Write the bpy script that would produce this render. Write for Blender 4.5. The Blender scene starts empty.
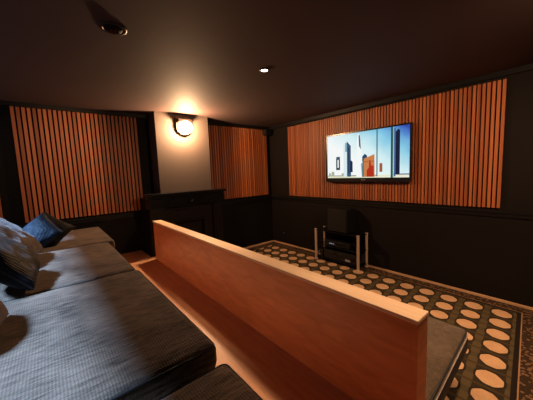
import bpy, bmesh, math, random
from mathutils import Vector, Matrix, noise
random.seed(7)
S = bpy.context.scene
COL = S.collection
PI = math.pi

# ------------------------------------------------------------------ helpers
def lin(c):
    c = c / 255.0
    return c / 12.92 if c <= 0.04045 else ((c + 0.055) / 1.055) ** 2.4
def rgb(r, g, b): return (lin(r), lin(g), lin(b), 1.0)

def new_mat(name):
    m = bpy.data.materials.new(name); m.use_nodes = True
    nt = m.node_tree
    return m, nt, nt.nodes['Principled BSDF'], nt.nodes['Material Output']

def N(nt, t, **kw):
    n = nt.nodes.new(t)
    for k, v in kw.items():
        if k.startswith('i_'): n.inputs[k[2:].replace('_', ' ')].default_value = v
        else: setattr(n, k, v)
    return n
def mth(nt, op, a, b=None, c=None):
    n = nt.nodes.new('ShaderNodeMath'); n.operation = op
    for i, v in enumerate((a, b, c)):
        if v is None: continue
        if isinstance(v, (int, float)): n.inputs[i].default_value = v
        else: nt.links.new(v, n.inputs[i])
    return n.outputs[0]
def mix(nt, f, a, b):
    n = nt.nodes.new('ShaderNodeMix'); n.data_type = 'RGBA'
    for s, v in ((n.inputs[0], f), (n.inputs[6], a), (n.inputs[7], b)):
        if isinstance(v, (int, float, tuple)): s.default_value = v
        else: nt.links.new(v, s)
    return n.outputs[2]
def coords(nt, scale=(1, 1, 1)):
    tc = N(nt, 'ShaderNodeTexCoord'); mp = N(nt, 'ShaderNodeMapping')
    mp.inputs['Scale'].default_value = scale
    nt.links.new(tc.outputs['Object'], mp.inputs['Vector'])
    return mp.outputs[0]

def mat_plain(name, col, rough=.5, metal=0., var=.0, bump=0., scale=12., spec=.5, sheen=0.):
    m, nt, b, o = new_mat(name)
    b.inputs['Roughness'].default_value = rough
    b.inputs['Metallic'].default_value = metal
    b.inputs['Specular IOR Level'].default_value = spec
    if sheen: b.inputs['Sheen Weight'].default_value = sheen
    v = coords(nt)
    nz = N(nt, 'ShaderNodeTexNoise', i_Scale=scale, i_Detail=4.0)
    nt.links.new(v, nz.inputs['Vector'])
    lo = tuple(x * (1 - var) for x in col[:3]) + (1,)
    hi = tuple(min(1, x * (1 + var)) for x in col[:3]) + (1,)
    nt.links.new(mix(nt, nz.outputs[0], lo, hi), b.inputs['Base Color'])
    if bump:
        bp = N(nt, 'ShaderNodeBump', i_Strength=bump, i_Distance=.01)
        nt.links.new(nz.outputs[0], bp.inputs['Height']); nt.links.new(bp.outputs[0], b.inputs['Normal'])
    return m

def mat_wood(name, a, c, stretch=(1.5, 14, 14), rough=.45, scale=3.):
    m, nt, b, o = new_mat(name)
    v = coords(nt, stretch)
    n1 = N(nt, 'ShaderNodeTexNoise', i_Scale=scale, i_Detail=6.0, i_Distortion=.8)
    nt.links.new(v, n1.inputs['Vector'])
    v2 = coords(nt, (1, 1, 1))
    n2 = N(nt, 'ShaderNodeTexNoise', i_Scale=1.7, i_Detail=2.0)
    nt.links.new(v2, n2.inputs['Vector'])
    f = mth(nt, 'MULTIPLY_ADD', n1.outputs[0], .7, mth(nt, 'MULTIPLY', n2.outputs[0], .35))
    r = N(nt, 'ShaderNodeMapRange'); r.inputs[1].default_value = .32; r.inputs[2].default_value = .72
    nt.links.new(f, r.inputs[0])
    nt.links.new(mix(nt, r.outputs[0], a, c), b.inputs['Base Color'])
    b.inputs['Roughness'].default_value = rough
    bp = N(nt, 'ShaderNodeBump', i_Strength=.08, i_Distance=.01)
    nt.links.new(n1.outputs[0], bp.inputs['Height']); nt.links.new(bp.outputs[0], b.inputs['Normal'])
    return m

def mat_slats(name, pitch, cols):
    m, nt, b, o = new_mat(name)
    tc = N(nt, 'ShaderNodeTexCoord'); sp = N(nt, 'ShaderNodeSeparateXYZ')
    nt.links.new(tc.outputs['Object'], sp.inputs[0])
    idx = mth(nt, 'FLOOR', mth(nt, 'DIVIDE', sp.outputs[0], pitch))
    wn = N(nt, 'ShaderNodeTexWhiteNoise', noise_dimensions='1D')
    nt.links.new(idx, wn.inputs['W'])
    v = coords(nt, (60, 60, 2.2))
    nz = N(nt, 'ShaderNodeTexNoise', i_Scale=1.0, i_Detail=5.0)
    nt.links.new(v, nz.inputs['Vector'])
    f = mth(nt, 'MULTIPLY_ADD', wn.outputs[0], .6, mth(nt, 'MULTIPLY', nz.outputs[0], .4))
    cr = N(nt, 'ShaderNodeValToRGB')
    e = cr.color_ramp.elements
    e[0].position = .1; e[0].color = cols[0]; e[1].position = .85; e[1].color = cols[2]
    x = e.new(.5); x.color = cols[1]
    nt.links.new(f, cr.inputs[0]); nt.links.new(cr.outputs[0], b.inputs['Base Color'])
    b.inputs['Roughness'].default_value = .5
    return m

def mat_fabric(name, a, c, weave=220., rough=.8, bump=.35, sheen=.15, streak=(4, 45, 45)):
    m, nt, b, o = new_mat(name)
    v = coords(nt, streak)
    n1 = N(nt, 'ShaderNodeTexNoise', i_Scale=2.2, i_Detail=7.0, i_Roughness=.75)
    nt.links.new(v, n1.inputs['Vector'])
    v3 = coords(nt)
    n3 = N(nt, 'ShaderNodeTexNoise', i_Scale=5.0, i_Detail=3.0)
    nt.links.new(v3, n3.inputs['Vector'])
    w1 = N(nt, 'ShaderNodeTexWave', bands_direction='X', i_Scale=weave / 6.3, i_Distortion=1.5)
    w2 = N(nt, 'ShaderNodeTexWave', bands_direction='Y', i_Scale=weave / 6.3, i_Distortion=1.5)
    nt.links.new(v3, w1.inputs['Vector']); nt.links.new(v3, w2.inputs['Vector'])
    h = mth(nt, 'ADD', w1.outputs[1], w2.outputs[1])
    f = mth(nt, 'MULTIPLY_ADD', n1.outputs[0], .75, mth(nt, 'MULTIPLY', n3.outputs[0], .35))
    r = N(nt, 'ShaderNodeMapRange'); r.inputs[1].default_value = .43; r.inputs[2].default_value = .66
    nt.links.new(f, r.inputs[0])
    nt.links.new(mix(nt, r.outputs[0], a, c), b.inputs['Base Color'])
    b.inputs['Roughness'].default_value = rough
    b.inputs['Specular IOR Level'].default_value = .15
    b.inputs['Sheen Weight'].default_value = sheen
    b.inputs['Sheen Roughness'].default_value = .4
    hh = mth(nt, 'ADD', h, mth(nt, 'MULTIPLY', n1.outputs[0], 2.5))
    bp = N(nt, 'ShaderNodeBump', i_Strength=bump, i_Distance=.004)
    nt.links.new(hh, bp.inputs['Height']); nt.links.new(bp.outputs[0], b.inputs['Normal'])
    return m

def mat_emit(name, col, strength=1., through=False):
    m, nt, b, o = new_mat(name); nt.nodes.remove(b)
    e = N(nt, 'ShaderNodeEmission'); e.inputs[0].default_value = col; e.inputs[1].default_value = strength
    if through:
        t = N(nt, 'ShaderNodeBsdfTransparent'); a = N(nt, 'ShaderNodeAddShader')
        nt.links.new(t.outputs[0], a.inputs[0]); nt.links.new(e.outputs[0], a.inputs[1]); nt.links.new(a.outputs[0], o.inputs[0])
    else:
        nt.links.new(e.outputs[0], o.inputs[0])
    return m

# ---- mesh building
def box(bm, a, b, mi=0):
    v = [bm.verts.new((x, y, z)) for x in (a[0], b[0]) for y in (a[1], b[1]) for z in (a[2], b[2])]
    for q in ((0, 1, 3, 2), (4, 6, 7, 5), (0, 4, 5, 1), (2, 3, 7, 6), (0, 2, 6, 4), (1, 5, 7, 3)):
        f = bm.faces.new([v[i] for i in q]); f.material_index = mi
def bevelled(a, b, w=.005, seg=2):
    bm = bmesh.new(); box(bm, a, b)
    bmesh.ops.recalc_face_normals(bm, faces=bm.faces)
    bmesh.ops.bevel(bm, geom=list(bm.edges), offset=w, segments=seg, affect='EDGES', profile=.5)
    return bm
def merge(*bms):
    out = bmesh.new()
    for b in bms:
        me = bpy.data.meshes.new('t'); b.to_mesh(me); b.free(); out.from_mesh(me); bpy.data.meshes.remove(me)
    return out
def cyl(bm, c, r0, r1, h, axis='Z', n=24, caps=True):
    rot = {'Z': Matrix.Identity(4), 'X': Matrix.Rotation(PI / 2, 4, 'Y'), 'Y': Matrix.Rotation(-PI / 2, 4, 'X')}[axis]
    bmesh.ops.create_cone(bm, cap_ends=caps, segments=n, radius1=r0, radius2=r1, depth=h, matrix=Matrix.Translation(c) @ rot)
def lathe(prof, n=32, axis='Z', origin=(0, 0, 0)):
    bm = bmesh.new(); rings = []
    for r, z in prof:
        ring = []
        for k in range(n):
            a = 2 * PI * k / n
            p = Vector((r * math.cos(a), r * math.sin(a), z))
            if axis == 'X': p = Vector((p.z, p.x, p.y))
            if axis == 'Y': p = Vector((p.x, p.z, p.y))
            ring.append(bm.verts.new(p + Vector(origin)))
        rings.append(ring)
    for a, b in zip(rings, rings[1:]):
        for k in range(n): bm.faces.new((a[k], a[(k + 1) % n], b[(k + 1) % n], b[k]))
    for ring in (rings[0], rings[-1]):
        bm.faces.new(ring)
    bmesh.ops.remove_doubles(bm, verts=bm.verts, dist=1e-6)
    bmesh.ops.recalc_face_normals(bm, faces=bm.faces)
    return bm
def rbox(dim, r, step=.06, crown=0., rough=0., seed=0):
    """soft box centred in x,y with its base at z=0; crown lifts the top"""
    h = [d / 2 for d in dim]; ax = []
    for i in range(3):
        e = [-h[i] + r * t for t in (0, .12, .35, .65, 1)]
        k = max(1, int((2 * h[i] - 2 * r) / step))
        mid = [-h[i] + r + (2 * h[i] - 2 * r) * j / k for j in range(1, k)]
        ax.append(e + mid + [-x for x in reversed(e)])
    bm = bmesh.new()
    def put(p):
        q = [max(-(h[i] - r), min(h[i] - r, p[i])) for i in range(3)]
        d = Vector(p) - Vector(q)
        if d.length > 1e-9: d = d.normalized() * r
        w = Vector(q) + d
        if w.z > 0 and crown:
            w.z += crown * (1 - abs(w.x / h[0]) ** 4) * (1 - abs(w.y / h[1]) ** 4) * (w.z / h[2])
        if rough:
            w += Vector((0, 0, rough * noise.noise(Vector((w.x * 5 + seed, w.y * 5, w.z * 5)))))
        w.z += h[2]
        return bm.verts.new(w)
    for i in range(3):
        j, k = (i + 1) % 3, (i + 2) % 3
        for s in (-1, 1):
            g = []
            for a in ax[j]:
                row = []
                for b in ax[k]:
                    p = [0, 0, 0]; p[i] = s * h[i]; p[j] = a; p[k] = b; row.append(put(p))
                g.append(row)
            for m in range(len(g) - 1):
                for n_ in range(len(g[0]) - 1):
                    q = (g[m][n_], g[m + 1][n_], g[m + 1][n_ + 1], g[m][n_ + 1])
                    bm.faces.new(q if s > 0 else q[::-1])
    bmesh.ops.remove_doubles(bm, verts=bm.verts, dist=1e-5)
    bmesh.ops.recalc_face_normals(bm, faces=bm.faces)
    return bm
def tube(pts, r, n=8, closed=True):
    bm = bmesh.new(); rings = []
    L = len(pts); pts = [Vector(p) for p in pts]
    for i, p in enumerate(pts):
        t = (pts[(i + 1) % L] - pts[i - 1]) if closed or 0 < i < L - 1 else (pts[min(i + 1, L - 1)] - pts[max(i - 1, 0)])
        t.normalize()
        u = t.cross(Vector((0, 0, 1)))
        if u.length < 1e-3: u = t.cross(Vector((1, 0, 0)))
        u.normalize(); w = t.cross(u)
        rings.append([bm.verts.new(p + r * (math.cos(2 * PI * k / n) * u + math.sin(2 * PI * k / n) * w)) for k in range(n)])
    for i in range(L if closed else L - 1):
        a, b = rings[i], rings[(i + 1) % L]
        for k in range(n): bm.faces.new((a[k], a[(k + 1) % n], b[(k + 1) % n], b[k]))
    if not closed:
        bm.faces.new(rings[0]); bm.faces.new(rings[-1])
    bmesh.ops.recalc_face_normals(bm, faces=bm.faces)
    return bm
def rrect(hx, hy, r, z, n=6):
    out = []
    for cx, cy, a0 in ((hx - r, hy - r, 0), (-hx + r, hy - r, PI / 2), (-hx + r, -hy + r, PI), (hx - r, -hy + r, 1.5 * PI)):
        for k in range(n + 1):
            a = a0 + PI / 2 * k / n; out.append((cx + r * math.cos(a), cy + r * math.sin(a), z))
    return out
def pillow_bm(w, h, t, seed=0, n=34, wr=.012):
    """scatter cushion standing in the x,z plane, thickness along y, base at z=0"""
    bm = bmesh.new(); sides = []
    for s in (1, -1):
        g = []
        for i in range(n + 1):
            row = []
            for j in range(n + 1):
                u = -1 + 2 * i / n; v = -1 + 2 * j / n
                u = math.sin(u * PI / 2); v = math.sin(v * PI / 2)
                x = u * w / 2 * (1 - .07 * (1 - v * v)); z = v * h / 2 * (1 - .07 * (1 - u * u))
                f = max(0, (1 - u * u) * (1 - v * v)) ** .42
                y = s * t / 2 * f
                d = noise.noise(Vector((x * 7 + seed, z * 7, s * 3 + seed))) + .6 * noise.noise(Vector((x * 16, z * 15 + seed, s)))
                y += s * wr * d * min(1, f * 1.6)
                row.append(bm.verts.new((x, y, z + h / 2)))
            g.append(row)
        sides.append(g)
        for i in range(n):
            for j in range(n):
                q = (g[i][j], g[i + 1][j], g[i + 1][j + 1], g[i][j + 1])
                bm.faces.new(q if s < 0 else q[::-1])
    bmesh.ops.remove_doubles(bm, verts=bm.verts, dist=1e-5)
    bmesh.ops.recalc_face_normals(bm, faces=bm.faces)
    return bm
def pillow_edge(w, h):
    pts = []
    for k in range(80):
        a = k / 80 * 4; s = int(a); f = math.sin(((a - s) * 2 - 1) * PI / 2)
        u, v = ((f, -1), (1, f), (-f, 1), (-1, -f))[s]
        pts.append((u * w / 2 * (1 - .07 * (1 - v * v)), 0, v * h / 2 * (1 - .07 * (1 - u * u)) + h / 2))
    return pts

def obj(name, bm, mats, parent=None, smooth=False, loc=(0, 0, 0)):
    me = bpy.data.meshes.new(name); bm.to_mesh(me); bm.free()
    for m in (mats if isinstance(mats, (list, tuple)) else [mats]): me.materials.append(m)
    if smooth:
        me.polygons.foreach_set('use_smooth', [True] * len(me.polygons))
    o = bpy.data.objects.new(name, me); COL.objects.link(o)
    o.location = loc
    if parent: o.parent = parent
    return o
def tag(o, label, cat, group=None):
    o['label'] = label; o['category'] = cat
    if group: o['group'] = group
    return o
def thing(name, label, cat, loc=(0, 0, 0), rz=0., group=None):
    o = bpy.data.objects.new(name, None); COL.objects.link(o)
    o.empty_display_size = .1
    o.location = loc; o.rotation_euler = (0, 0, rz)
    return tag(o, label, cat, group)
def struct(name, bm, m, parent=None, smooth=False):
    o = obj(name, bm, m, parent, smooth)
    if parent is None: o['kind'] = 'structure'
    return o
def B(*ab):
    bm = bmesh.new()
    for a, b in ab: box(bm, a, b)
    bmesh.ops.recalc_face_normals(bm, faces=bm.faces)
    return bm
def smooth_by_angle(o, ang=.6):
    me = o.data
    me.polygons.foreach_set('use_smooth', [True] * len(me.polygons))
    bm = bmesh.new(); bm.from_mesh(me)
    for e in bm.edges:
        if len(e.link_faces) == 2 and e.calc_face_angle(0) > ang: e.smooth = False
    bm.to_mesh(me); bm.free()
    return o
def dup(root, loc, rz=None, label=None):
    r = root.copy(); COL.objects.link(r); r.location = loc
    if rz is not None: r.rotation_euler = (0, 0, rz)
    if label: r['label'] = label
    for ch in list(root.children):
        c = ch.copy(); COL.objects.link(c); c.parent = r
        for g in ch.children:
            d = g.copy(); COL.objects.link(d); d.parent = c
    return r

# ------------------------------------------------------------------ materials
M_wall = mat_plain('lit wall paint', (.0075, .0052, .0045, 1), .7, var=.15, bump=.05, scale=40, spec=.15)  # lighter than the left wall: light on the screen wall put into colour
M_wallL = mat_plain('black wall paint', (.004, .0033, .0032, 1), .65, var=.15, bump=.05, scale=40, spec=.15)
M_ceil = mat_plain('ceiling paint', (.066, .042, .039, 1), .75, var=.06, bump=.03, scale=60, spec=.2)
M_breast = mat_plain('taupe paint', (.066, .047, .038, 1), .7, var=.06, bump=.04, scale=30)
M_trim = mat_plain('black satin trim', (.005, .004, .004, 1), .45, var=.1, spec=.25)
M_gloss = mat_plain('black gloss paint', (.004, .0035, .004, 1), .25, var=.2, spec=.35)
M_brownblack = mat_plain('brown black panel', (.009, .006, .0055, 1), .35, var=.3, spec=.25)
M_skirt = mat_wood('pale skirting wood', (.42, .24, .13, 1), (.55, .34, .19, 1))
M_floor = mat_plain('dark floor', (.03, .024, .02, 1), .6, var=.3, scale=20)
M_felt = mat_plain('black felt', (.010, .007, .006, 1), .95, var=.2, scale=90, spec=.1)
WA = ((.19, .049, .014, 1), (.31, .085, .024, 1), (.44, .135, .042, 1))
M_slatA = mat_slats('cedar slats fine', .0405, WA)
M_slatB = mat_slats('cedar slats wide', .0475, WA)
M_ply = mat_wood('red brown panel wood', (.42, .135, .052, 1), (.66, .25, .105, 1), (2.2, 5, 9), rough=.42, scale=2.0)
M_edge = mat_wood('pale edge wood', (.66, .46, .29, 1), (.80, .60, .42, 1), (1.0, 30, 30), rough=.5)
M_deck = mat_wood('brown aisle boards', (.58, .29, .165, 1), (.76, .44, .27, 1), (1.2, 14, 14), rough=.4)
M_sofa = mat_fabric('woven taupe fabric', (.028, .019, .0135, 1), (.19, .132, .096, 1), streak=(42, 5, 42))
M_sofa2 = mat_fabric('velvet taupe fabric', (.040, .028, .019, 1), (.10, .071, .048, 1), streak=(14, 14, 14), sheen=.3)
M_pipe = mat_plain('dark piping', (.010, .009, .009, 1), .6)
M_pale = mat_plain('pale piping', (.34, .25, .20, 1), .5)
M_blue = mat_fabric('navy cushion cloth', (.008, .015, .028, 1), (.018, .034, .062, 1), rough=.5, streak=(8, 8, 8), sheen=.05)
M_char = mat_fabric('charcoal cushion cloth', (.005, .005, .006, 1), (.016, .015, .017, 1), rough=.6, streak=(8, 8, 8), sheen=.02)
M_taupe = mat_fabric('mottled taupe cushion cloth', (.028, .022, .018, 1), (.13, .095, .072, 1), rough=.7, streak=(9, 9, 9))
M_tan = mat_fabric('tan cushion cloth', (.10, .060, .036, 1), (.17, .105, .065, 1), streak=(9, 9, 9))
M_plastic = mat_plain('black plastic', (.008, .008, .009, 1), .25, var=.1)
M_matte = mat_plain('black matte', (.0045, .0042, .0042, 1), .7, var=.2, scale=80, spec=.15)
M_grille = mat_plain('grille cloth', (.013, .011, .010, 1), .75, var=.35, scale=300, bump=.3, spec=.15)
M_post = mat_plain('brushed metal post', (.62, .48, .36, 1), .42, metal=.5, var=.08)
M_glassb = mat_plain('black glass', (.006, .006, .007, 1), .06, var=0)
M_metal = mat_plain('dark bronze metal', (.035, .026, .020, 1), .4, metal=.6, var=.1)
M_brass = mat_plain('pale switch plastic', (.55, .42, .28, 1), .35)
M_led = mat_emit('white display light', rgb(210, 220, 235), .25)
M_grey = mat_plain('grey print', (.30, .30, .30, 1), .5)
M_lampglass = mat_emit('opal lamp glass', (1, .80, .52, 1), 4.0, through=True)
M_downlens = mat_emit('downlight lens', (1, .86, .66, 1), 5.0, through=True)
M_white = mat_plain('white frame paint', (.6, .6, .6, 1), .4)

# rug
def mat_rug():
    m, nt, b, o = new_mat('patterned rug pile')
    tc = N(nt, 'ShaderNodeTexCoord'); sp = N(nt, 'ShaderNodeSeparateXYZ')
    nt.links.new(tc.outputs['Object'], sp.inputs[0])
    Y = sp.outputs[1]; X = mth(nt, 'MULTIPLY_ADD', Y, .095, sp.outputs[0])
    px, py = .2225, .2190
    # object origin sits on the last disc (x=3.755, y=-.31)
    fx = mth(nt, 'SUBTRACT', mth(nt, 'FRACT', mth(nt, 'ADD', mth(nt, 'DIVIDE', X, px), 100.5)), .5)
    fy = mth(nt, 'SUBTRACT', mth(nt, 'FRACT', mth(nt, 'ADD', mth(nt, 'DIVIDE', Y, py), 100.5)), .5)
    ax = mth(nt, 'ABSOLUTE', mth(nt, 'MULTIPLY', fx, px)); ay = mth(nt, 'ABSOLUTE', mth(nt, 'MULTIPLY', fy, py))
    circ = mth(nt, 'SQRT', mth(nt, 'ADD', mth(nt, 'MULTIPLY', ax, ax), mth(nt, 'MULTIPLY', mth(nt, 'MULTIPLY', ay, ay), 1.0)))
    octo = mth(nt, 'MAXIMUM', mth(nt, 'MAXIMUM', ax, ay), mth(nt, 'MULTIPLY', mth(nt, 'ADD', ax, ay), .72))
    d = mth(nt, 'ADD', mth(nt, 'MULTIPLY', circ, .4), mth(nt, 'MULTIPLY', octo, .6))
    nz = N(nt, 'ShaderNodeTexNoise', i_Scale=160., i_Detail=3.0)
    nt.links.new(tc.outputs['Object'], nz.inputs['Vector'])
    n2 = N(nt, 'ShaderNodeTexNoise', i_Scale=9., i_Detail=3.0)
    nt.links.new(tc.outputs['Object'], n2.inputs['Vector'])
    disc = mth(nt, 'LESS_THAN', d, .0755)
    ring = mth(nt, 'MULTIPLY', mth(nt, 'LESS_THAN', d, .090), mth(nt, 'SUBTRACT', 1.0, disc))
    bandx = mth(nt, 'GREATER_THAN', ax, .083)
    bandy = mth(nt, 'GREATER_THAN', ay, .098)
    fieldc = mix(nt, bandx, (.030, .022, .014, 1), (.080, .057, .028, 1))
    fieldc = mix(nt, bandy, fieldc, (.050, .035, .018, 1))
    knot = mth(nt, 'MULTIPLY', mth(nt, 'GREATER_THAN', ax, .088), mth(nt, 'LESS_THAN', ay, .03))
    fieldc = mix(nt, mth(nt, 'MULTIPLY', knot, .6), fieldc, (.05, .04, .022, 1))
    fieldc = mix(nt, ring, fieldc, (.022, .016, .010, 1))
    cream = mix(nt, n2.outputs[0], (.40, .235, .125, 1), (.60, .38, .22, 1))
    c = mix(nt, disc, fieldc, cream)
    # border: distances to rug edges (object space)
    x0, x1, y0, y1 = RUG[0] - 3.755, RUG[1] - 3.755, RUG[2] + .31, RUG[3] + .31
    dx = mth(nt, 'MINIMUM', mth(nt, 'SUBTRACT', X, x0 + (-.06)), mth(nt, 'SUBTRACT', x1, X))
    dy = mth(nt, 'MINIMUM', mth(nt, 'SUBTRACT', Y, y0), mth(nt, 'SUBTRACT', y1 + .06, Y))
    e = mth(nt, 'MINIMUM', dx, dy)
    inb = mth(nt, 'LESS_THAN', e, .19)
    vor = N(nt, 'ShaderNodeTexVoronoi', i_Scale=34.); nt.links.new(tc.outputs['Object'], vor.inputs['Vector'])
    pat = mth(nt, 'LESS_THAN', vor.outputs['Distance'], .40)
    bc = mix(nt, pat, (.034, .020, .012, 1), (.155, .085, .045, 1))
    bc = mix(nt, mth(nt, 'GREATER_THAN', e, .182), bc, (.30, .17, .09, 1))
    c = mix(nt, inb, c, bc)
    line = mth(nt, 'MULTIPLY', mth(nt, 'GREATER_THAN', e, .190), mth(nt, 'LESS_THAN', e, .222))
    c = mix(nt, line, c, (.014, .010, .008, 1))
    v = N(nt, 'ShaderNodeHueSaturation'); nt.links.new(c, v.inputs['Color'])
    nt.links.new(mth(nt, 'MULTIPLY_ADD', nz.outputs[0], .7, .65), v.inputs['Value'])
    nt.links.new(v.outputs[0], b.inputs['Base Color'])
    b.inputs['Roughness'].default_value = .95; b.inputs['Specular IOR Level'].default_value = .1
    bp = N(nt, 'ShaderNodeBump', i_Strength=.4, i_Distance=.004)
    nt.links.new(nz.outputs[0], bp.inputs['Height']); nt.links.new(bp.outputs[0], b.inputs['Normal'])
    return m
RUG = (.06, 4.085, -1.60 - .68, -.03)

# ------------------------------------------------------------------ room shell
H = 2.4; RX = 5.3; BY = -4.45; T = .4
struct('floor', B(((-.2, BY - .2, -.1), (RX + .2, .2, 0))), M_floor)
struct('ceiling', B(((-.2, BY, H), (RX + .2, .2, H + .15))), M_ceil)
struct('wall_left', B(((-.15, BY, 0), (0, .0, H))), M_wallL)
struct('wall_front', B(((-.15, 0, 0), (RX + .15, .15, H))), M_wall)
struct('wall_right', B(((RX, BY, 0), (RX + .15, 0, H))), M_wall)
# back wall with a high light-well window, unseen, added for the blue daylight
WX0, WX1, WZ0, WZ1 = .25, 3.35, 1.62, 2.33
struct('wall_back', B(((-.15, BY - .10, 0), (RX + .15, BY, WZ0)), ((-.15, BY - .10, WZ1), (RX + .15, BY, H + .15)),
                      ((-.15, BY - .10, WZ0), (WX0, BY, WZ1)), ((WX1, BY - .10, WZ0), (RX + .15, BY, WZ1))), M_wallL)
fr = bmesh.new()
for a, b in (((WX0, WZ0), (WX1, WZ0 + .04)), ((WX0, WZ1 - .04), (WX1, WZ1)), ((WX0, WZ0 + .04), (WX0 + .04, WZ1 - .04)),
             ((WX1 - .04, WZ0 + .04), (WX1, WZ1 - .04)), ((1.73, WZ0 + .04), (1.77, WZ1 - .04))):
    box(fr, (a[0], BY - .09, a[1]), (b[0], BY - .05, b[1]))
win = struct('unseen_window_1', fr, M_white)
mg, nt, b_, o_ = new_mat('window pane'); nt.nodes.remove(b_)
t_ = N(nt, 'ShaderNodeBsdfTransparent'); g_ = N(nt, 'ShaderNodeBsdfGlossy', i_Roughness=.02); mx = N(nt, 'ShaderNodeMixShader'); mx.inputs[0].default_value = .06
nt.links.new(t_.outputs[0], mx.inputs[1]); nt.links.new(g_.outputs[0], mx.inputs[2]); nt.links.new(mx.outputs[0], o_.inputs[0])
obj('window_pane', B(((WX0 + .04, BY - .073, WZ0 + .04), (1.73, BY - .067, WZ1 - .04)), ((1.77, BY - .073, WZ0 + .04), (WX1 - .04, BY - .067, WZ1 - .04))), mg, win)

# chimney breast
struct('chimney_breast', B(((0, -2.37, 0), (.30, -1.55, H))), M_breast)
# raised seating tier, notched round the fireplace
TZ = .40
struct('floor_tier', B(((.47, -2.62, 0), (RX, -2.50, TZ)), ((0, BY, 0), (RX, -2.62, TZ))), M_deck)
# rails and skirtings
def rail(bm, a, b):
    box(bm, a, b)
r1 = bmesh.new()
for y0, y1 in ((BY, -2.60), (-1.40, -.03)):
    box(r1, (0, y0, .925), (.018, y1, .965)); box(r1, (0, y0, .965), (.030, y1, .985))
struct('trim_1', r1, M_trim)
r2 = bmesh.new()
box(r2, (0.031, -.018, .925), (RX, 0, .965)); box(r2, (0.031, -.030, .965), (RX, 0, .985))
struct('trim_2', r2, M_trim)
r3 = bmesh.new()                                   # ceiling cove on the screen wall and left wall
box(r3, (0, -.035, 2.345), (RX, 0, H)); struct('trim_3', r3, M_trim)
r4 = bmesh.new()
box(r4, (0, BY, 2.35), (.03, -2.37, H)); box(r4, (0, -1.55, 2.35), (.03, -.035, H)); struct('trim_4', r4, M_trim)
struct('baseboard_front', bevelled((.02, -.018, 0), (RX, 0, .036), .006), M_skirt)
struct('baseboard_left', bevelled((0, -1.40, 0), (.018, -.019, .036), .006), M_skirt)

# rug
rb = bmesh.new()
rf = rb.faces.new([rb.verts.new((x - 3.755, y + .31, 0)) for x, y in ((RUG[0], -1.36), (.50, -1.36), (.50, RUG[2]), (RUG[1], RUG[2]), (RUG[1], RUG[3]), (RUG[0], RUG[3]))])
rx = bmesh.ops.extrude_face_region(rb, geom=[rf])
for v in rx['geom']:
    if isinstance(v, bmesh.types.BMVert): v.co.z = .014
for v in rb.verts: v.co.x -= .095 * v.co.y
bmesh.ops.recalc_face_normals(rb, faces=rb.faces)
rug = obj('rug', rb, mat_rug(), loc=(3.755, -.31, 0.0))
tag(rug, 'large dark patterned rug with rows of cream discs and a speckled border', 'rug')

# ------------------------------------------------------------------ slat panels
def slat_panel(L, z0, z1, pitch, mat, loc, rz, label):
    t = thing('slat_panel', label, 'wall panel', loc, rz, 'slatted wood panels on the walls')
    h = z1 - z0
    obj('backing_board', B(((0, -.012, 0), (L, -.001, h))), M_felt, t)
    bm = bmesh.new(); n = int(round(L / pitch)); p = L / n
    for i in range(n):
        x = (i + .5) * p; w = p * .64
        box(bm, (x - w / 2, -.027, 0), (x + w / 2, -.012, h))
    bmesh.ops.recalc_face_normals(bm, faces=bm.faces)
    obj('slats', bm, mat, t)
    return t
slat_panel(3.104, 1.02, 2.315, .0405, M_slatA, (.560, 0, 1.02), 0, 'widest vertical slat wood panel, on the wall behind the television')
slat_panel(1.33, 1.01, 2.345, .0475, M_slatB, (0, -3.865, 1.01), PI / 2, 'vertical slat wood panel left of the chimney breast, above the blue cushion')
slat_panel(1.30, 1.03, 2.335, .0475, M_slatB, (0, -1.40, 1.03), PI / 2, 'narrow vertical slat wood panel between the chimney breast and the room corner')
slat_panel(.40, 1.01, 2.345, .0475, M_slatB, (0, -4.43, 1.01), PI / 2, 'slat wood panel cut off by the left edge of the photo')

# ------------------------------------------------------------------ fireplace
fp = thing('fireplace', 'black fireplace surround and mantel standing below the taupe chimney breast', 'fireplace', (.30, -1.98, 0))
sh = bevelled((.002, -.64, 1.215), (.21, .58, 1.255), .008)
s2 = bevelled((.002, -.61, 1.180), (.18, .55, 1.215), .012)
obj('mantel_shelf', merge(sh, s2), M_gloss, fp)
def pil(y0, y1):
    return merge(bevelled((.002, y0, .0), (.145, y1, 1.045), .004), bevelled((.145, y0 + .03, .30), (.155, y1 - .03, 1.0), .004),
                 bevelled((.002, y0 - .0, .0), (.165, y1, .20), .006), bevelled((.002, y0, 1.0), (.165, y1, 1.04), .008))
obj('pilaster', pil(-.60, -.40), M_brownblack, fp)
obj('pilaster', pil(.36, .52), M_brownblack, fp)
obj('side_return', B(((-.262, -.60, 0), (.002, -.395, 1.18))), M_trim, fp)
obj('side_return', B(((-.298, .435, 0), (.002, .52, 1.18))), M_trim, fp)
fz = merge(bevelled((.002, -.615, 1.045), (.185, .555, 1.18), .004), bevelled((.185, -.36, 1.065), (.196, -.06, 1.155), .005), bevelled((.185, .06, 1.065), (.196, .32, 1.155), .005))
frz = obj('frieze', fz, M_gloss, fp)
bo = lathe([(0, .022), (.02, .020), (.035, .012), (.045, 0)], 20, 'X', (.185, -.01, 1.11)); obj('rosette', bo, M_gloss, frz, True)
ins = bmesh.new()
for a, b in (((.002, -.40, .0), (.03, .36, .02)), ((.03, -.40, .02), (.10, -.25, 1.04)), ((.03, .21, .02), (.10, .36, 1.04)), ((.03, -.25, .80), (.10, .21, 1.04)), ((.002, -.40, .02), (.03, .36, 1.04))):
    box(ins, a, b)
obj('hearth_insert', ins, M_brownblack, fp)
hd = merge(bevelled((.10, -.25, .80), (.135, .21, .84), .01), bevelled((.10, -.26, .985), (.122, -.02, 1.0), .004))
obj('hood_rail', hd, M_gloss, fp)
gr = bmesh.new()
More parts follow.
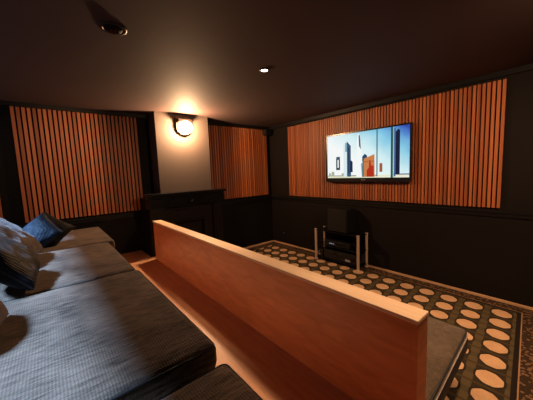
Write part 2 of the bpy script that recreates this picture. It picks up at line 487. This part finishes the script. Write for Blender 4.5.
for k in range(9): cyl(gr, (.085, -.21 + .047 * k, .30), .006, .006, .26, 'Z', 8)
box(gr, (.075, -.24, .42), (.095, .20, .44)); box(gr, (.075, -.24, .17), (.095, .20, .19))
obj('grate', gr, M_matte, fp)

# switch plate on the wall beside the mantel
sw = thing('light_switch', 'small pale light switch plate on the dark wall right of the fireplace', 'light switch', (0, -1.235, .80))
obj('plate', bevelled((.0005, -.022, -.045), (.008, .022, .045), .003), M_brass, sw)
obj('rocker', bevelled((.008, -.010, -.018), (.014, .010, .018), .002), M_brass, sw)

# wall outlet, round, on screen wall
ou = thing('cable_outlet', 'small round black cable outlet low on the screen wall by the corner', 'outlet', (.345, 0, .225))
obj('plate', lathe([(0, -.001), (.034, -.001), (.034, -.008), (.028, -.012), (.016, -.012), (.014, -.006), (0, -.006)], 24, 'Y'), M_plastic, ou, False)

# ------------------------------------------------------------------ wall sconce
sc = thing('wall_sconce', 'lit bronze wall lamp with round glass high on the taupe chimney breast', 'wall lamp', (.30, -1.965, 2.215))
def dshape(w, top, zc, n=20):
    pts = [(-w, top), (w, top)]
    for k in range(n + 1):
        a = -PI * k / n; pts.append((w * math.cos(a), zc + w * math.sin(a)))
    return pts
def extrude_yz(pts, x0, x1):
    bm = bmesh.new()
    a = [bm.verts.new((x0, y, z)) for y, z in pts]; b = [bm.verts.new((x1, y, z)) for y, z in pts]
    bm.faces.new(a); bm.faces.new(b)
    for i in range(len(pts)): bm.faces.new((a[i], a[(i + 1) % len(pts)], b[(i + 1) % len(pts)], b[i]))
    bmesh.ops.recalc_face_normals(bm, faces=bm.faces)
    return bm
bp_ = extrude_yz(dshape(.125, .125, -.005), .001, .03)
obj('backplate', bp_, M_metal, sc)
# hood: a shell round the sides, open in front and below the top cap
hood = bmesh.new()
prof = dshape(.118, .115, -.005)
oc = [hood.verts.new((.03, y, z)) for y, z in prof]; od = [hood.verts.new((.045, y, z)) for y, z in prof]
inn = [(y * .9, z * .9) for y, z in prof]
ic = [hood.verts.new((.03, y, z)) for y, z in inn]; idd = [hood.verts.new((.045, y, z)) for y, z in inn]
L_ = len(prof)
for i in range(L_):
    j = (i + 1) % L_
    hood.faces.new((oc[i], oc[j], od[j], od[i])); hood.faces.new((ic[i], idd[i], idd[j], ic[j])); hood.faces.new((od[i], od[j], idd[j], idd[i]))
bmesh.ops.recalc_face_normals(hood, faces=hood.faces)
obj('rim', hood, M_metal, sc)
obj('cap', bevelled((.03, -.112, .045), (.115, .112, .105), .010), M_metal, sc)
gl = bmesh.new(); bmesh.ops.create_uvsphere(gl, u_segments=32, v_segments=20, radius=.098)
for v in gl.verts:
    v.co = Vector((max(v.co.x, -.04) * 1.25 + .09, v.co.y * 1.05, v.co.z - .022))
obj('glass_bowl', gl, M_lampglass, sc, True)

# ------------------------------------------------------------------ ceiling downlights
def downlight(loc, label, lit=True):
    t = thing('ceiling_downlight', label, 'ceiling light', loc, 0, 'recessed ceiling downlights')
    tr = lathe([(.030, -.001), (.046, -.001), (.046, -.004), (.040, -.009), (.031, -.007), (.030, -.001)], 32)
    obj('trim_ring', tr, M_metal, t, True)
    return t
d1 = downlight((2.318, -2.025, H), 'small lit recessed downlight in the middle of the ceiling')
obj('lens', lathe([(0, -.0015), (.034, -.0015), (.034, -.0045), (.02, -.0075), (0, -.0085)], 24), M_downlens, d1, True)
d2 = thing('ceiling_spotlight', 'dark metal eyeball spotlight on the ceiling above the cushioned bench', 'ceiling light', (2.315, -3.215, H))
obj('trim_ring', lathe([(.052, -.001), (.078, -.001), (.078, -.003), (.068, -.008), (.054, -.006), (.052, -.001)], 36), M_metal, d2, True)
eb = bmesh.new(); bmesh.ops.create_uvsphere(eb, u_segments=28, v_segments=16, radius=.052)
for v in eb.verts: v.co.z = max(-.016, v.co.z * .4) - .003 if v.co.z < 0 else -.002
obj('eyeball', eb, M_matte, d2, True)
obj('lens', lathe([(0, -.0205), (.030, -.0205), (.030, -.019), (0, -.019)], 24), M_glassb, d2)

# corner satellite speaker
cs = thing('satellite_speaker', 'small black speaker mounted high in the corner below the ceiling', 'speaker', (.085, -.12, 2.22))
obj('cabinet', bevelled((-.055, -.075, 0), (.055, .06, .12), .012, 3), M_matte, cs)
obj('grille', bevelled((-.045, -.085, .012), (.045, -.075, .108), .004), M_grille, cs)
obj('bracket', merge(B(((-.015, .06, .04), (.015, .12, .08))), B(((-.03, .112, .02), (.03, .12, .10)))), M_plastic, cs)

# ------------------------------------------------------------------ television
tv = thing('television', 'wall mounted flat television showing a bright city skyline', 'television', (1.512, -.10, 1.295))
W_, Hh = 1.300, .735
case = bevelled((0, 0, 0), (W_, .035, Hh), .006)
obj('casing', merge(case, bevelled((.25, .035, .12), (1.05, .060, .60), .01)), M_plastic, tv)
fb = bmesh.new(); bz = .022; bb = .058
box(fb, (0, -.006, 0), (W_, 0, bb)); box(fb, (0, -.006, Hh - bz), (W_, 0, Hh)); box(fb, (0, -.006, bb), (bz, 0, Hh - bz)); box(fb, (W_ - bz, -.006, bb), (W_, 0, Hh - bz))
obj('bezel', fb, M_plastic, tv)
obj('wall_bracket', B(((.45, .0555, .2), (.85, .0728, .5))), M_matte, tv)
mark = bmesh.new(); cyl(mark, (W_ * .5 - .022, -.0065, .03), .011, .011, .002, 'Y', 16); box(mark, (W_ * .5 - .006, -.0075, .022), (W_ * .5 - .001, -.006, .038)); box(mark, (W_ * .5 - .001, -.0075, .022), (W_ * .5 + .006, -.006, .026))
box(mark, (W_ * .5 + .012, -.0075, .022), (W_ * .5 + .028, -.006, .026)); box(mark, (W_ * .5 + .012, -.0075, .034), (W_ * .5 + .028, -.006, .038)); box(mark, (W_ * .5 + .012, -.0075, .026), (W_ * .5 + .016, -.006, .034)); box(mark, (W_ * .5 + .024, -.0075, .026), (W_ * .5 + .028, -.006, .031))
obj('maker_mark', mark, M_grey, tv)
# picture: sky gradient sheet with flat shapes lying on it
sw_, sh_ = W_ - 2 * bz, Hh - bz - bb
msky, nt, b_, o_ = new_mat('screen sky'); nt.nodes.remove(b_)
tc = N(nt, 'ShaderNodeTexCoord'); sp = N(nt, 'ShaderNodeSeparateXYZ'); nt.links.new(tc.outputs['Object'], sp.inputs[0])
u = mth(nt, 'DIVIDE', mth(nt, 'SUBTRACT', sp.outputs[0], bz), sw_); v = mth(nt, 'DIVIDE', mth(nt, 'SUBTRACT', sp.outputs[2], bb), sh_)
nzz = N(nt, 'ShaderNodeTexNoise', i_Scale=3.5, i_Detail=3.0); nt.links.new(tc.outputs['Object'], nzz.inputs['Vector'])
g = mth(nt, 'ADD', mth(nt, 'MULTIPLY_ADD', u, .66, mth(nt, 'MULTIPLY', v, .50)), mth(nt, 'MULTIPLY_ADD', nzz.outputs[0], .20, -.24))
cr = N(nt, 'ShaderNodeValToRGB'); e = cr.color_ramp.elements
e[0].position = .30; e[0].color = rgb(250, 253, 252); e[1].position = 1.0; e[1].color = rgb(52, 74, 176)
for p_, c_ in ((.56, rgb(212, 242, 246)), (.76, rgb(140, 208, 234)), (.92, rgb(92, 146, 214))):
    x_ = e.new(p_); x_.color = c_
nt.links.new(g, cr.inputs[0])
em = N(nt, 'ShaderNodeEmission'); em.inputs[1].default_value = .95; nt.links.new(cr.outputs[0], em.inputs[0]); nt.links.new(em.outputs[0], o_.inputs[0])
scr_m = [msky]; scr_i = {}
def pm(c):
    if c not in scr_i:
        scr_i[c] = len(scr_m); scr_m.append(mat_emit('screen tone %d %d %d' % c, rgb(*c), .95))
    return scr_i[c]
sb = bmesh.new(); lay = [0]
def poly(pts, c=None):
    lay[0] += 1; y = -.0008 - .00006 * lay[0]
    f = sb.faces.new([sb.verts.new((bz + a * sw_, y, bb + b * sh_)) for a, b in pts])
    f.material_index = 0 if c is None else pm(c)
def rect(u0, v0, u1, v1, c): poly([(u0, v0), (u1, v0), (u1, v1), (u0, v1)], c)
poly([(0, 0), (1, 0), (1, 1), (0, 1)])
rect(0, 0, .66, .055, (226, 226, 196)); rect(.66, 0, 1, .06, (236, 236, 214))
rect(.0, .045, .66, .06, (120, 128, 118)); rect(.83, .055, 1, .075, (70, 84, 128))
for a_, b_2, h_ in ((.02, .05, .12), (.06, .10, .15), (.21, .26, .11), (.30, .34, .13)): rect(a_, .05, b_2, h_, (170, 178, 150))
# twin leg tower
rect(.130, .20, .150, .47, (40, 56, 76)); rect(.168, .22, .186, .50, (24, 36, 52)); rect(.130, .19, .186, .24, (34, 48, 66)); rect(.134, .43, .186, .50, (62, 88, 110))
# office tower with dark side
poly([(.238, .03), (.285, .03), (.285, .84), (.262, .82), (.238, .76)], (222, 238, 242)); poly([(.285, .03), (.338, .03), (.338, .72), (.285, .84)], (62, 92, 120))
rect(.262, .60, .285, .80, (140, 172, 190)); rect(.300, .10, .318, .70, (44, 66, 92)); poly([(.325, .13), (.362, .13), (.362, .36), (.34, .40), (.325, .38)], (34, 48, 84))
# tall pale tower
poly([(.408, .02), (.482, .02), (.470, .70), (.455, .95), (.430, .97), (.420, .80)], (248, 252, 252)); poly([(.445, .70), (.468, .62), (.462, .84), (.452, .95), (.440, .93)], (66, 92, 112)); poly([(.470, .30), (.482, .02), (.494, .02), (.486, .34)], (120, 150, 166))
poly([(.485, .36), (.545, .38), (.545, .48), (.515, .52), (.485, .46)], (38, 74, 104)); rect(.488, .02, .512, .38, (90, 112, 110))
# brick building
poly([(.505, .02), (.635, .02), (.632, .50), (.575, .46), (.505, .42)], (206, 128, 76)); poly([(.540, .02), (.625, .02), (.622, .26), (.592, .26), (.588, .38), (.570, .38), (.566, .22), (.540, .16)], (178, 52, 30)); rect(.51, .34, .63, .36, (176, 98, 56))
# mullions and far blocks
rect(.690, .12, .722, .30, (158, 92, 60)); rect(.655, .03, .668, 1, (58, 104, 118)); rect(.812, 0, .834, 1, (44, 84, 84)); rect(.834, 0, .842, 1, (150, 200, 190))
poly([(.862, .06), (.905, .06), (.905, .92), (.885, .95), (.862, .90)], (30, 36, 62)); rect(.845, .02, .862, .97, (70, 100, 150))
bmesh.ops.recalc_face_normals(sb, faces=sb.faces)
for f in sb.faces:
    if f.normal.y > 0: f.normal_flip()
obj('screen', sb, scr_m, tv)

# ------------------------------------------------------------------ media stand and devices
ms = thing('media_stand', 'low media stand with four pale metal posts and black glass shelves', 'stand', (1.795, -.165, 0.014))
for sx in (-.385, .385):
    for sy in (-.115, .115):
        po = merge(lathe([(0, 0), (.026, 0), (.026, .012), (.020, .016), (.020, .262), (.0225, .264), (.0225, .274), (.020, .276), (.020, .505), (.024, .510), (.024, .520), (0, .524)], 20, 'Z', (sx, sy, 0)))
        obj('post', po, M_post, ms, False)
for z in (.045, .262, .496):
    obj('shelf', merge(bevelled((-.40, -.125, z), (.40, .125, z + .012), .004)), M_glassb, ms)
def device(name, label, cat, w, d, h, loc, dets):
    t = thing(name, label, cat, loc)
    obj('casing', bevelled((-w / 2, -d / 2, .008), (w / 2, d / 2, h), .005), M_plastic, t)
    for sx in (-1, 1):
        for sy in (-1, 1):
            ft = bmesh.new(); cyl(ft, (sx * (w / 2 - .04), sy * (d / 2 - .03), .004), .012, .012, .008, 'Z', 12)
            obj('foot', ft, M_matte, t)
    for nm, bm, m in dets(w, d, h): obj(nm, bm, m, t)
    return t
def rec_det(w, d, h):
    kb = bmesh.new(); cyl(kb, (w / 2 - .07, -d / 2 - .008, h * .5), .025, .023, .016, 'Y', 24)
    return [('volume_knob', kb, M_gloss), ('display', B(((-.17, -d / 2 - .001, h * .58), (.05, -d / 2 + .001, h * .82))), M_glassb),
            ('badge', B(((.10, -d / 2 - .0015, h * .22), (.185, -d / 2, h * .40)), ), M_grey)]
def play_det(w, d, h):
    return [('display', B(((-.13, -d / 2 - .0015, h * .42), (-.07, -d / 2, h * .60)), ((-.06, -d / 2 - .0015, h * .42), (-.04, -d / 2, h * .6))), M_led),
            ('disc_tray', B(((.0, -d / 2 - .002, h * .35), (.15, -d / 2, h * .7))), M_gloss)]
device('receiver', 'black audio receiver on the bottom shelf of the media stand', 'receiver', .60, .215, .155, (1.86, -.165, .071), rec_det)
device('disc_player', 'slim black disc player with a small white display, on the middle shelf of the stand', 'player', .44, .21, .085, (1.80, -.165, .288), play_det)
mb = thing('network_box', 'tiny black box with pale lights at the left end of the stand bottom shelf', 'box', (1.475, -.185, .071))
obj('casing', bevelled((-.05, -.07, 0), (.05, .07, .13), .008, 3), M_plastic, mb)
obj('indicator', B(((-.035, -.0715, .03), (-.005, -.070, .05))), M_grey, mb); obj('indicator', B(((-.035, -.0715, .075), (-.015, -.070, .085))), M_grey, mb)
sp_ = thing('subwoofer', 'black box loudspeaker on top of the media stand under the television', 'loudspeaker', (1.82, -.165, .522))
obj('cabinet', bevelled((-.175, -.105, .008), (.175, .125, .365), .008), M_matte, sp_)
obj('grille', bevelled((-.168, -.120, .018), (.168, -.105, .355), .006), M_grille, sp_)
for sx in (-.14, .14):
    for sy in (-.08, .10):
        ft = bmesh.new(); cyl(ft, (sx, sy, .004), .014, .014, .008, 'Z', 12); obj('foot', ft, M_matte, sp_)

# ------------------------------------------------------------------ wooden partition
pt = thing('partition', 'long low reddish wooden partition with a pale top edge behind the front seats', 'partition', (0, 0, TZ))
x0, x1, y0, y1, zt = .61, 3.832, -2.60, -2.50, .514
obj('panel', bevelled((x0 + .155, y0, 0), (x1 - .02, y1, zt - .018), .002), M_ply, pt)
obj('end_board', bevelled((x0, y0, 0), (x0 + .152, y1, zt - .018), .003), M_ply, pt)
obj('end_board', bevelled((x1 - .02, y0, 0), (x1, y1, zt - .018), .002), M_ply, pt)
obj('top_cap', bevelled((x0 - .002, y0 - .004, zt - .018), (x1 + .002, y1 + .002, zt), .003), M_edge, pt)

# ------------------------------------------------------------------ rear bench seat
LZ = .75; LY = -3.215
be = thing('bench', 'long built-in bench base under the row of taupe seat cushions', 'bench', (0, 0, TZ))
obj('base', B(((.01, -4.32, 0), (4.06, LY - .03, LZ - TZ - .02))), M_ply, be)
obj('ledge', bevelled((.01, -4.32, LZ - TZ - .02), (4.08, LY, LZ - TZ), .004), M_edge, be)
bk = obj('long_bolster', rbox((4.0, .085, .34), .03, .06), M_sofa, None, True, (2.05, -4.25, LZ + .001)); tag(bk, 'long low padded bolster behind the scatter cushions along the back of the bench', 'bolster')
def cushion(w, d, h, loc, label, r=.028, crown=.010, mat=M_sofa, pipe=M_pipe, group='seat cushions on the rear bench', rough=.004):
    t = thing('seat_cushion', label, 'seat cushion', loc, 0, group)
    obj('pad', rbox((w, d, h), r, .05, crown, rough, loc[0] * 7), mat, t, True)
    z = h - r * .35
    obj('piping', merge(tube(rrect(w / 2 - r * .22, d / 2 - r * .22, r, z), .0042), tube(rrect(w / 2 - r * .22, d / 2 - r * .22, r, r * .35), .0042)), pipe, t, True)
    return t
FY = -3.18; BYc = -4.095
def cush(xa, xb, yf, h, label, z=LZ, **k):
    return cushion(xb - xa, yf - BYc, h, ((xa + xb) / 2, (yf + BYc) / 2, z + .004), label, **k)
cush(.03, 1.118, FY + .045, .098, 'taupe seat cushion at the far end of the bench, against the slatted wall')
cush(1.122, 2.215, FY - .012, .098, 'taupe seat cushion second from the far wall, beside the large mottled cushion')
cush(2.22, 3.352, FY, .098, 'taupe seat cushion nearest the camera with its full end face in view')
cush(3.40, 4.05, FY - .0, .062, 'low thin seat cushion at the bottom edge, beyond the nearest thick cushion', r=.022)

M_strip = mat_emit('added warm strip light', (1, .55, .26, 1), 10.0)  # glow of an added strip that brightens the near face of the partition
ls = thing('added_strip_light', 'thin added warm strip light low along the front of the bench, unseen, put in to brighten the partition', 'strip light', (0, LY - .03, TZ + .03))
obj('channel', B(((.10, .0005, -.012), (3.30, .012, .016))), M_metal, ls)
obj('diffuser', B(((.11, .012, -.008), (3.29, .018, .012))), M_strip, ls)

# ------------------------------------------------------------------ scatter cushions
def scatter(w, h, t_, loc, rot, mat, label, seed, edge=None, wr=.012):
    t = thing('scatter_cushion', label, 'cushion', loc, 0, 'scatter cushions on the bench')
    t.rotation_euler = rot
    obj('cover', pillow_bm(w, h, t_, seed, wr=wr), mat, t, True)
    obj('piping', tube(pillow_edge(w, h), .0045), edge or M_pipe, t, True)
    return t
R = math.radians
ZC = .851
def propped(w, h, t_, centre, n, spin, *a, **k):
    n = Vector(n).normalized(); z = (Vector((0, 0, 1)) - n * n.z).normalized()
    z = Matrix.Rotation(spin, 3, n) @ z; y = -n; x = y.cross(z)
    e = Matrix((x, y, z)).transposed().to_euler()
    scatter(w, h, t_, Vector(centre) - z * h / 2, e, *a, **k)
propped(.30, .30, .13, (1.0, -3.725, 1.01), (.72, -.50, .48), R(-44), M_blue, 'small navy blue cushion leaning, farthest along the bench by the slats', 3)
propped(.31, .31, .11, (.84, -3.655, .995), (.80, -.10, .55), R(-40), M_char, 'added black cushion behind the navy blue one, standing for its shaded side', 9)  # dark extra cushion in place of the shade on the navy one
scatter(.62, .56, .25, (1.46, -3.745, ZC + .03), (R(46), R(0), R(-8)), M_taupe, 'big mottled taupe cushion at the left edge, behind the black one', 5, wr=.02)
scatter(.48, .44, .20, (2.0, -3.725, ZC + .03), (R(42), R(0), R(-2)), M_char, 'rumpled charcoal cushion in front of the big mottled cushion', 12, wr=.024)
scatter(.40, .34, .15, (2.68, -3.835, ZC + .02), (R(34), R(0), R(-4)), M_tan, 'tan cushion only just in view at the lower left edge', 17)

# ------------------------------------------------------------------ front row seat
fs = thing('front_bench', 'low front row bench standing on the rug behind the wooden partition', 'bench', (0, 0, .0141))
obj('base', bevelled((.72, -2.495, .03), (3.70, -1.76, .27), .01), M_matte, fs)
for x in (.85, 2.2, 3.58):
    for y in (-2.40, -1.86):
        fo = bmesh.new(); cyl(fo, (x, y, .015), .025, .025, .03, 'Z', 16); obj('foot', fo, M_matte, fs)
def fcush(xa, xb, label):
    w, d = xb - xa, .875
    t = thing('front_seat_cushion', label, 'seat cushion', ((xa + xb) / 2, -2.06, .2885), 0, 'seat cushions on the front bench')
    def sk(bm):
        for v in (bm.verts if xb > 3 else ()): v.co.x += .05 * max(0, v.co.x / w * 2) * (d / 2 - v.co.y)
        return bm
    obj('pad', sk(rbox((w, d, .142), .03, .05, .006, .003, xa)), M_sofa2, t, True)
    obj('piping', sk(tube(rrect(w / 2 - .006, d / 2 - .006, .03, .131), .0055)), M_pipe, t, True)
    obj('side_band', sk(rbox((w + .006, d + .006, .10), .02, .2)), M_pipe, t, True)
    obj('edge_trim', sk(tube(rrect(w / 2 + .002, d / 2 + .002, .03, .105), .0022)), M_pale, t, True)
    return t
fcush(2.70, 3.778, 'velvet taupe seat cushion past the near end of the wooden partition')
fcush(1.715, 2.685, 'velvet taupe seat cushion at the middle of the front bench, behind the wooden partition')
fcush(.735, 1.70, 'velvet taupe seat cushion of the front bench nearest the fireplace, behind the partition')

# ------------------------------------------------------------------ lights
def lamp(kind, name, loc, energy, color, **k):
    l = bpy.data.lights.new(name, kind); l.energy = energy; l.color = color
    for a, b in k.items(): setattr(l, a, b)
    o = bpy.data.objects.new(name, l); COL.objects.link(o); o.location = loc
    return o
WARM = (1, .60, .33)
lamp('POINT', 'sconce_bulb', (.455, -1.965, 2.185), 138, (1, .58, .30), shadow_soft_size=.04)
def spot(loc, e, ang=130, blend=.8, target=None, col=WARM):
    o = lamp('SPOT', 'downlight_or_fill_bulb', loc, e, col, spot_size=R(ang), spot_blend=blend, shadow_soft_size=.04)
    if target:
        d = Vector(target) - Vector(loc); o.rotation_euler = d.to_track_quat('-Z', 'Y').to_euler()
    return o
spot((2.318, -2.025, H - .02), 90, 64, 1.0)
spot((2.26, -3.215, H - .035), 60, 50, 1.0, (0, -3.42, 1.65))
spot((4.0, -1.80, H - .02), 160, 100)  # added fill spot without a fixture, brightens the rug and the partition end
spot((4.6, -1.75, H - .02), 260, 120, 1.0, (2.6, -.6, 1.0))  # added fill spot out of view, brightens the screen wall and the rug
sun = lamp('SUN', 'daylight', (1.7, -7, 5), 20.0, (.36, .61, 1.0), angle=R(7))
d = Vector((.12, .74, -1.06)); sun.rotation_euler = d.to_track_quat('-Z', 'Y').to_euler()

w = bpy.data.worlds.new('World'); S.world = w; w.use_nodes = True
bg = w.node_tree.nodes['Background']; bg.inputs[0].default_value = (.35, .55, 1, 1); bg.inputs[1].default_value = .3

# ------------------------------------------------------------------ camera
cam = bpy.data.cameras.new('Camera'); co = bpy.data.objects.new('Camera', cam); COL.objects.link(co)
f_px, yaw, pitch, roll = 263.42, R(50.440), R(-6.054), R(-2.330)
fw = Vector((-math.sin(yaw) * math.cos(pitch), math.cos(yaw) * math.cos(pitch), math.sin(pitch)))
rt = fw.cross(Vector((0, 0, 1))).normalized(); up = rt.cross(fw)
c_, s_ = math.cos(roll), math.sin(roll)
r_ = c_ * rt + s_ * up; u_ = -s_ * rt + c_ * up
mw = Matrix((r_, u_, -fw)).transposed().to_4x4(); mw.translation = (4.2009, -3.6173, 1.4917)
co.matrix_world = mw
cam.sensor_fit = 'HORIZONTAL'; cam.sensor_width = 36; cam.lens = f_px / 533 * 36; cam.clip_start = .02
S.camera = co
S.view_settings.view_transform = 'Standard'; S.view_settings.look = 'None'
S.view_settings.gamma = 1; S.view_settings.exposure = 0; S.view_settings.use_curve_mapping = False
